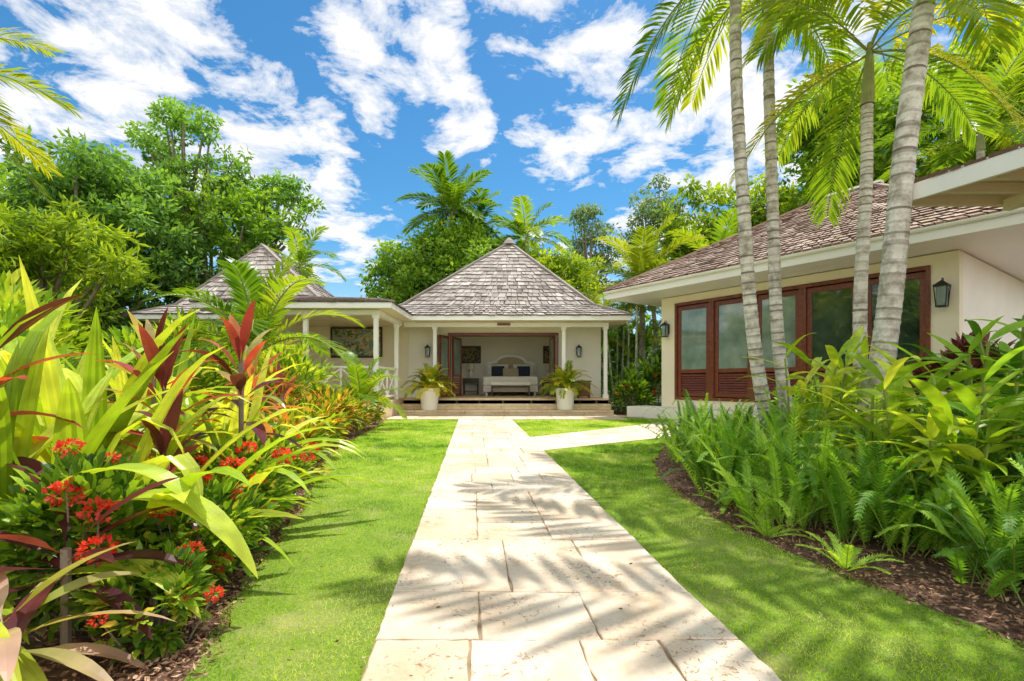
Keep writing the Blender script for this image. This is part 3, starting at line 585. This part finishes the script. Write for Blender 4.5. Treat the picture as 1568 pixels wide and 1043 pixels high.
# ------------------------------------------------------------------ left garden
def ti(x,y,h,n=24,L=.5,W=.10,r=(.1,.7),lean=(0,0),el=(.1,1.45)):
    mb=MB(); t=np.linspace(0,1,8)[:,None]; b=np.array([x,y,0.]); top=np.array([x+lean[0],y+lean[1],h]); mb.tube(b+(top-b)*t,.016,6,.5,1)
    i=np.arange(n); f=(i+.5)/n; az=i*2.39996+rng.uniform(-.2,.2,n); e=el[1]+(el[0]-el[1])*f**.8
    B=top-(top-b)/max(h,.01)*(f*h*.45)[:,None]; d=np.stack([np.cos(e)*np.cos(az),np.cos(e)*np.sin(az),np.sin(e)],1)
    up=np.stack([-np.sin(e)*np.cos(az),-np.sin(e)*np.sin(az),np.cos(e)],1)+rng.normal(0,.15,(n,3))
    strap(mb,B,d,up,L*rng.uniform(.75,1.15,n),W*rng.uniform(.8,1.15,n),rng.uniform(.3,.9,n)+f*.8,n=9,c=5,fold=.13,prof='petiole',r=rng.uniform(r[0],r[1],n),grad=.12,m=0)
    return mb.build('ti_plant',[M['ti'],M['bark']])
def clump(name,x,y,n,L,W,mat,r=(.2,.9),el=(.6,1.4),dr=(.9,1.9),pleat=.03,c=7,sp=.1,z=0,n2=11,azr=None):
    mb=MB(); az=rng.uniform(0,2*np.pi,n) if azr is None else rng.uniform(*azr,n); e=rng.uniform(*el,n)
    B=np.stack([x+rng.normal(0,sp,n),y+rng.normal(0,sp,n),np.full(n,z)],1); d=np.stack([np.cos(e)*np.cos(az),np.cos(e)*np.sin(az),np.sin(e)],1)
    up=np.stack([-np.sin(e)*np.cos(az),-np.sin(e)*np.sin(az),np.cos(e)],1)+rng.normal(0,.12,(n,3))
    strap(mb,B,d,up,L*rng.uniform(.7,1.15,n),W*rng.uniform(.7,1.15,n),rng.uniform(*dr,n),n=n2,c=c,fold=.1,pleat=pleat,prof='petiole',r=rng.uniform(*r,n),grad=.15,m=0)
    return mb.build(name,[M[mat]])
ti(-1.80,3.3,1.14,22,.46,.085,(.1,.95)); ti(-1.92,2.75,.96,18,.42,.085,(.1,.9)); ti(-2.3,2.15,1.08,16,.48,.10,(.0,.6),el=(-.1,.9)); ti(-1.75,2.5,.62,14,.34,.07,(.0,.8))
ti(-1.60,1.78,.40,18,.44,.07,(.0,.35),el=(-.1,.8)); ti(-1.56,1.52,.26,18,.42,.065,(.88,1.0),el=(-.1,.8)); ti(-2.35,4.5,1.0,20,.42,.08,(.3,1)); ti(-2.6,3.6,1.15,18,.44,.08,(.1,.9))
ti(-2.6,5.6,.85,18,.4,.07,(.3,.8)); 
clump('palm_grass',-1.95,2.35,24,1.2,.13,'lime',(.1,.85),(.7,1.45),(.8,1.7))
clump('palm_grass',-2.25,2.05,28,1.35,.13,'lime',(.2,.95),(.9,1.5),(.5,1.4))
clump('palm_grass',-2.05,1.75,10,.95,.12,'lime',(.2,.8),(.7,1.2),(1.0,1.9))
clump('palm_grass',-1.85,3.1,20,1.1,.11,'lime',(.1,.95),(.7,1.4),(.8,1.8))
clump('palm_grass',-2.1,3.7,24,1.25,.12,'lime',(.2,1),(.8,1.45),(.6,1.6))
clump('palm_grass',-2.5,2.8,28,1.5,.14,'lime',(.2,1),(.9,1.5),(.4,1.4))
clump('palm_grass',-3.2,3.3,22,1.7,.14,'lime',(.2,.9),(.8,1.5),(.5,1.4))
clump('palm_grass',-2.8,4.1,26,1.5,.13,'lime',(.3,1),(.8,1.45),(.5,1.5))
clump('palm_grass',-2.5,5.1,22,1.2,.11,'lime',(.2,1),(.7,1.4),(.8,1.7))
clump('palm_grass',-3.7,5.0,24,1.6,.13,'lime',(.3,1),(.8,1.45),(.6,1.6))
clump('palm_grass',-4.4,6.2,20,1.5,.12,'lime',(.3,1),(.8,1.4),(.6,1.6))
mb=MB()
strap(mb,[(-1.95,2.05,.25),(-1.75,2.3,.15),(-1.9,1.75,.2),(-1.8,1.95,.2),(-1.95,1.9,.35)],[(.75,-.02,.80),(.75,.3,.6),(.6,.1,.3),(.8,-.15,.5),(.7,.1,1.0)],[(-.5,0,.8)]*5,[1.14,.8,.7,.75,1.0],[.19,.11,.10,.12,.15],[2.0,1.9,1.0,1.6,2.0],n=18,c=17,fold=.08,pleat=.014,prof='petiole',r=[.7,.5,.4,.7,.6],grad=.2)
mb.build('palm_grass',[M['lime']])
shrub('ixora_shrub',(-1.50,2.40,.25),(.30,.40,.24),1500,.07,.028,'ixora',(.05,.95),3,.045,flpos=[(-1.35,2.28,.17),(-1.36,2.1,.28),(-1.50,2.15,.44),(-1.42,2.55,.42)])
shrub('ixora_shrub',(-1.66,3.0,.32),(.34,.42,.30),1700,.075,.03,'ixora',(.05,.95),5,.055,flpos=[(-1.52,2.7,.54),(-1.56,2.5,.50),(-1.46,2.85,.44),(-1.38,2.8,.30),(-1.58,2.95,.60),(-1.48,3.2,.48)])
shrub('ixora_shrub',(-1.36,1.92,.15),(.26,.28,.17),1100,.06,.024,'ixora',(.1,1.0),2,.035,flpos=[(-1.22,1.85,.2),(-1.30,2.0,.29)])
shrub('ixora_shrub',(-1.93,3.95,.30),(.34,.5,.30),1400,.075,.03,'ixora',(.1,.95),8,.05)
shrub('ixora_shrub',(-1.78,2.05,.33),(.32,.4,.35),1400,.075,.03,'ixora',(.0,.8),2,.05,flpos=[(-1.66,1.85,.58),(-1.58,1.9,.50),(-1.74,1.95,.74),(-1.52,1.82,.38)])
for (x,y_,rz,h,n) in [(-2.2,4.9,.35,.32,1000),(-2.58,6.3,.42,.38,1000),(-2.82,7.6,.42,.42,1000),(-3.03,9.0,.42,.42,900),(-3.2,10.4,.42,.42,900),(-3.3,6.8,.5,.6,1000),(-3.9,8.6,.6,.6,1000),(-3.3,11.6,.35,.35,700)]:
    shrub('croton_shrub',(x,y_,h),(rz,rz,h),n,.15,.042,'croton',(-.05,.9))
for (x,y_,h,mt) in [(-4.6,6.8,1.0,'lime'),(-5.2,8.6,1.0,'treeY'),(-4.6,10.4,.9,'lime'),(-6.6,10.2,1.1,'treeM'),(-6.0,6.2,1.1,'treeY'),(-4.6,3.9,.9,'treeM'),(-5.4,5.0,1.1,'lime')]:
    shrub('hedge_shrub',(x,y_,h),(.9,.8,h*.95),1200,.20,.065,mt,(.1,.9),seg=2)
for (x,y_,h) in [(-8.2,7.5,1.2),(-8.5,12.6,1.0),(-10.5,12.8,1.0),(-11.5,9.5,1.5),(-7.2,12,.9)]:
    shrub('hedge_shrub',(x,y_,h),(1.4,1.1,h),1400,.24,.09,'treeM',(.1,.8),seg=2)
def bush_palm(name,x,y_,z,n,L,mat,r,ll=.3,lw=.03,dr=(.8,1.6)):
    mb=MB(); mb.tube([(x,y_,0),(x,y_,z)],.03,8,.5,1)
    for i in range(n):
        f=(i+.5)/n; frond(mb,(x,y_,z),i*2.39996,1.4-1.1*f,L*rng.uniform(.85,1.1),dr[0]+(dr[1]-dr[0])*f,32,ll,lw,0,1,r=rng.uniform(*r),ldroop=.5)
    return mb.build(name,[M[mat],M['stem']])
bush_palm('areca_palm',-3.6,7.0,1.4,16,1.5,'palmL',(.2,.7),.36,.04)
bush_palm('areca_palm',-3.1,10.2,.5,14,1.2,'palmL',(.3,.7),.28,.035)
bush_palm('areca_palm',-5.6,11.0,1.0,12,1.6,'palmL',(.4,.9),.36,.04)

# ------------------------------------------------------------------ right garden
def okfern(x,y): 
    return x>np.interp(y,RE[:,0],RE[:,1])+.24+.04*math.sin(y*9) and y<7.04+(x-.565)*.74-.55 and x<2.2+.62*y
ferns=MB(); cnt=0
while cnt<370:
    y_=1.95*math.exp(rng.random()*math.log(8.8/1.95)); x=rng.uniform(1.5,6.5)
    if not okfern(x,y_): continue
    if y_<3.0 and x<2.2: 
        if rng.random()<.75: continue
    cnt+=1; hh=rng.uniform(.55,.95)*(1.0 if y_>3 else .85); k=8
    r0=rng.uniform(.15,.8)
    for q in range(k):
        az=rng.uniform(0,2*np.pi); el=rng.uniform(.85,1.45); frond(ferns,(x+rng.normal(0,.05),y_+rng.normal(0,.05),.0),az,el,hh*rng.uniform(.7,1.1),rng.uniform(.5,1.7),32,.055,.02,0,1,r=np.clip(r0+rng.uniform(-.2,.3),0,1),ldroop=.2,seg=9,vee=.15,start=.10,ln=1,stem=.004,prof='tri')
ferns.build('fern_bed',[M['fern'],M['stem']])
mb=MB()
for (fx,fy) in ((1.62,3.15),(1.75,2.6),(1.68,3.9)):
    for i in range(9): frond(mb,(fx,fy,0),i*.7,rng.uniform(.3,1.1),.26,.8,18,.04,.016,0,1,r=.85,ldroop=.2,seg=6,ln=1,stem=.003,prof='tri')
mb.build('fern_tuft',[M['fern'],M['stem']])
def ginger(name,x,y_,n,h,L,W,mat,r,lean=.25):
    mb=MB()
    for i in range(n):
        az=rng.uniform(0,2*np.pi); ln=rng.uniform(.05,lean)*h; b=np.array([x+rng.normal(0,.14),y_+rng.normal(0,.14),0]); H=h*rng.uniform(.75,1.1); top=b+np.array([math.cos(az)*ln,math.sin(az)*ln,H])
        t=np.linspace(0,1,6)[:,None]; mb.tube(b+(top-b)*t,.010,5,.5,1)
        k=9; f=np.linspace(.35,1,k); B=b+(top-b)*f[:,None]; s=np.where(np.arange(k)%2==0,1,-1); a2=az+1.2
        d=np.stack([math.cos(a2)*s+.3*math.cos(az),math.sin(a2)*s+.3*math.sin(az),np.full(k,.55)+.8*(f>.95)],1)+rng.normal(0,.15,(k,3))
        strap(mb,B,d,np.tile(Z3,(k,1))+rng.normal(0,.2,(k,3)),L*rng.uniform(.8,1.15,k),W,rng.uniform(.4,1.2,k),n=8,c=3,fold=.10,prof='lance',r=rng.uniform(*r,k),grad=.1)
    return mb.build(name,[M[mat],M['stem']])
ginger('shell_ginger',3.2,5.2,8,1.2,.52,.085,'lime',(.4,1.0)); ginger('shell_ginger',2.9,3.7,9,.9,.58,.08,'lime',(.3,.95)); ginger('shell_ginger',2.75,3.0,7,.8,.5,.075,'lime',(.2,.9))
ginger('red_ginger',3.7,3.7,14,1.35,.42,.065,'fern',(.1,.9)); ginger('red_ginger',3.3,3.0,12,1.2,.42,.065,'fern',(.1,.9)); ginger('red_ginger',4.6,4.5,12,1.3,.42,.065,'fern',(.1,.8)); ginger('shell_ginger',4.1,5.8,8,1.1,.45,.075,'lime',(.2,.8))
shrub('purple_croton',(4.5,5.0,.95),(.5,.4,.45),600,.18,.05,'purple',(.1,1))
shrub('hedge_shrub',(4.9,8.0,.45),(.8,.9,.5),1100,.15,.05,'treeM'); shrub('hedge_shrub',(6.2,6.5,.6),(.9,.9,.7),1200,.16,.06,'treeM'); shrub('hedge_shrub',(6.9,5.4,.8),(.9,.9,.9),1200,.18,.06,'treeM')
ginger('heliconia',3.7,15.6,14,1.3,.4,.09,'fern',(.1,.8)); ginger('heliconia',4.4,16.0,14,1.5,.4,.09,'fern',(.2,.8))
shrub('flowering_shrub',(3.75,15.3,.5),(.65,.5,.6),900,.18,.06,'treeM',(.1,.8),6,.06); shrub('flowering_shrub',(4.6,15.9,.8),(.7,.5,.8),900,.18,.06,'treeM',(.1,.8),5,.06)
shrub('hedge_shrub',(4.6,19.5,1.6),(2.2,.8,1.7),2400,.26,.09,'treeD',(.2,.9),seg=2)

n=15000; yy=1.4*np.exp(rng.random(n)*math.log(9/1.4)); sgn=rng.random(n)<.5
lx=np.interp(yy,LE[:,0],LE[:,1])-np.abs(rng.normal(0,.35,n))+.03; rx=np.interp(yy,RE[:,0],RE[:,1])+np.abs(rng.normal(0,.6,n))-.03
P=np.stack([np.where(sgn,lx,rx),yy,rng.uniform(.01,.026,n)],1); keep=~inpoly(P[:,:2],branch)&~((P[:,1]>8)&(P[:,0]>0)); P=P[keep]; n=len(P)
D=rng.normal(size=(n,3)); D[:,2]*=.25; mb=MB(); rhomb(mb,P,D,rng.uniform(.012,.045,n),rng.uniform(.006,.018,n),rng.random(n))
n=200; P=np.stack([rng.uniform(-1.5,1.8,n),1.4+8*rng.random(n)**1.7,np.full(n,.05)],1); D=rng.normal(size=(n,3)); D[:,2]*=.15; rhomb(mb,P,D,rng.uniform(.01,.03,n),rng.uniform(.004,.011,n),rng.random(n)); mb.build('leaf_litter',[M['litter']])

# ------------------------------------------------------------------ sky, sun, camera
S=Vector((1.35,1.9,6.5)).normalized(); el=math.asin(S.z); az=math.atan2(S.x,S.y)
w=bpy.data.worlds.new('World'); bpy.context.scene.world=w; w.use_nodes=True; nt=w.node_tree; bg=nt.nodes['Background']
sk=nt.nodes.new('ShaderNodeTexSky'); sk.sky_type='NISHITA'; sk.sun_disc=False; sk.sun_elevation=el; sk.sun_rotation=az; sk.altitude=0; sk.dust_density=.4; sk.ozone_density=2.0
tc=nt.nodes.new('ShaderNodeTexCoord'); sep=nt.nodes.new('ShaderNodeSeparateXYZ'); nt.links.new(tc.outputs['Generated'],sep.inputs[0])
def mth(op,a,b=0.0,clamp=False):
    n=nt.nodes.new('ShaderNodeMath'); n.operation=op; n.use_clamp=clamp
    for s,x in ((n.inputs[0],a),(n.inputs[1],b)):
        if isinstance(x,(int,float)): s.default_value=x
        else: nt.links.new(x,s)
    return n.outputs[0]
zz=mth('ADD',mth('MAXIMUM',sep.outputs[2],0.0),.12); cb=nt.nodes.new('ShaderNodeCombineXYZ'); nt.links.new(mth('DIVIDE',sep.outputs[0],zz),cb.inputs[0]); nt.links.new(mth('DIVIDE',sep.outputs[1],zz),cb.inputs[1]); cb.inputs[2].default_value=3.7
n1=noise(nt,4.6,9,.64,vec=cb.outputs[0],dist=.3); n2=noise(nt,1.1,2,.5,vec=cb.outputs[0])
# cloud banks: compass direction (x, y, z) and angular radius in degrees
banks=[((-.82,1,.62),11),((-.68,1,.56),10),((-.55,1,.49),8),((-.43,1,.43),7),((-.95,1,.55),9),((-.28,1,.72),7),((-.20,1,.64),7),((-.12,1,.55),5),((.12,1,.74),9),((.22,1,.60),10),((.34,1,.52),9),((.10,1,.50),6),((.40,1,.68),11),((.45,1,.36),8),((.30,1,.30),6),((-.40,1,.36),7),((-.30,1,.28),6),((-.48,1,.25),6),((.15,1,.22),5),((-.26,1,.53),3),((.6,1,.5),12),((-1.1,1,.4),10)]
cover=None
for (d,rad) in banks:
    d=Vector(d).normalized(); n=nt.nodes.new('ShaderNodeVectorMath'); n.operation='DOT_PRODUCT'; nt.links.new(tc.outputs['Generated'],n.inputs[0]); n.inputs[1].default_value=d
    c1=math.cos(math.radians(rad)); mr=mth('DIVIDE',mth('SUBTRACT',n.outputs['Value'],c1),1-c1,True)
    cover=mr if cover is None else mth('MAXIMUM',cover,mr)
cover=mth('POWER',cover,.5)
# unseen fill light: extra-bright warm cloud cover added behind the viewpoint
back_fill=mth('MULTIPLY',mth('SUBTRACT',.25,sep.outputs[1]),2.0,True)
f=mth('ADD',mth('ADD',mth('ADD',mth('MULTIPLY',n1,.78),mth('MULTIPLY',n2,.10)),mth('MULTIPLY',cover,.15)),mth('MULTIPLY',back_fill,.13))
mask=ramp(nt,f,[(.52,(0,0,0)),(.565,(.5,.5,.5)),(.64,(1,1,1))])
haze=ramp(nt,sep.outputs[2],[(0,(.6,.6,.6)),(.26,(0,0,0))])
hs=nt.nodes.new('ShaderNodeHueSaturation'); hs.inputs['Saturation'].default_value=1.28; hs.inputs['Value'].default_value=1.08; nt.links.new(sk.outputs[0],hs.inputs['Color'])
c=mixc(nt,hs.outputs[0],(.70,1.0,.98),1.0,'MULTIPLY')
c=mixc(nt,c,(4.8,5.9,7.0),haze)
cl=mixc(nt,(7.2,7.2,7.25),(18.0,16.6,14.2),back_fill)
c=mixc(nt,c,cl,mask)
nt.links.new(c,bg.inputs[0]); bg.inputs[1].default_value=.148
sl_=bpy.data.lights.new('sun','SUN'); sl_.energy=5.0; sl_.angle=math.radians(.5); sl_.color=(1,.965,.89); so=bpy.data.objects.new('sun',sl_); col.objects.link(so); so.rotation_euler=S.to_track_quat('Z','Y').to_euler()
cam=bpy.data.cameras.new('camera'); cam.lens=760/1568*36; cam.sensor_width=36; cam.shift_y=62.5/1568; cam.clip_end=1000; cam.clip_start=.05
co=bpy.data.objects.new('camera',cam); co.location=(0,0,1.0); co.rotation_euler=(math.pi/2,0,0); col.objects.link(co)
sc=bpy.context.scene; sc.camera=co; sc.view_settings.view_transform='Standard'; sc.view_settings.look='None'; sc.view_settings.exposure=0
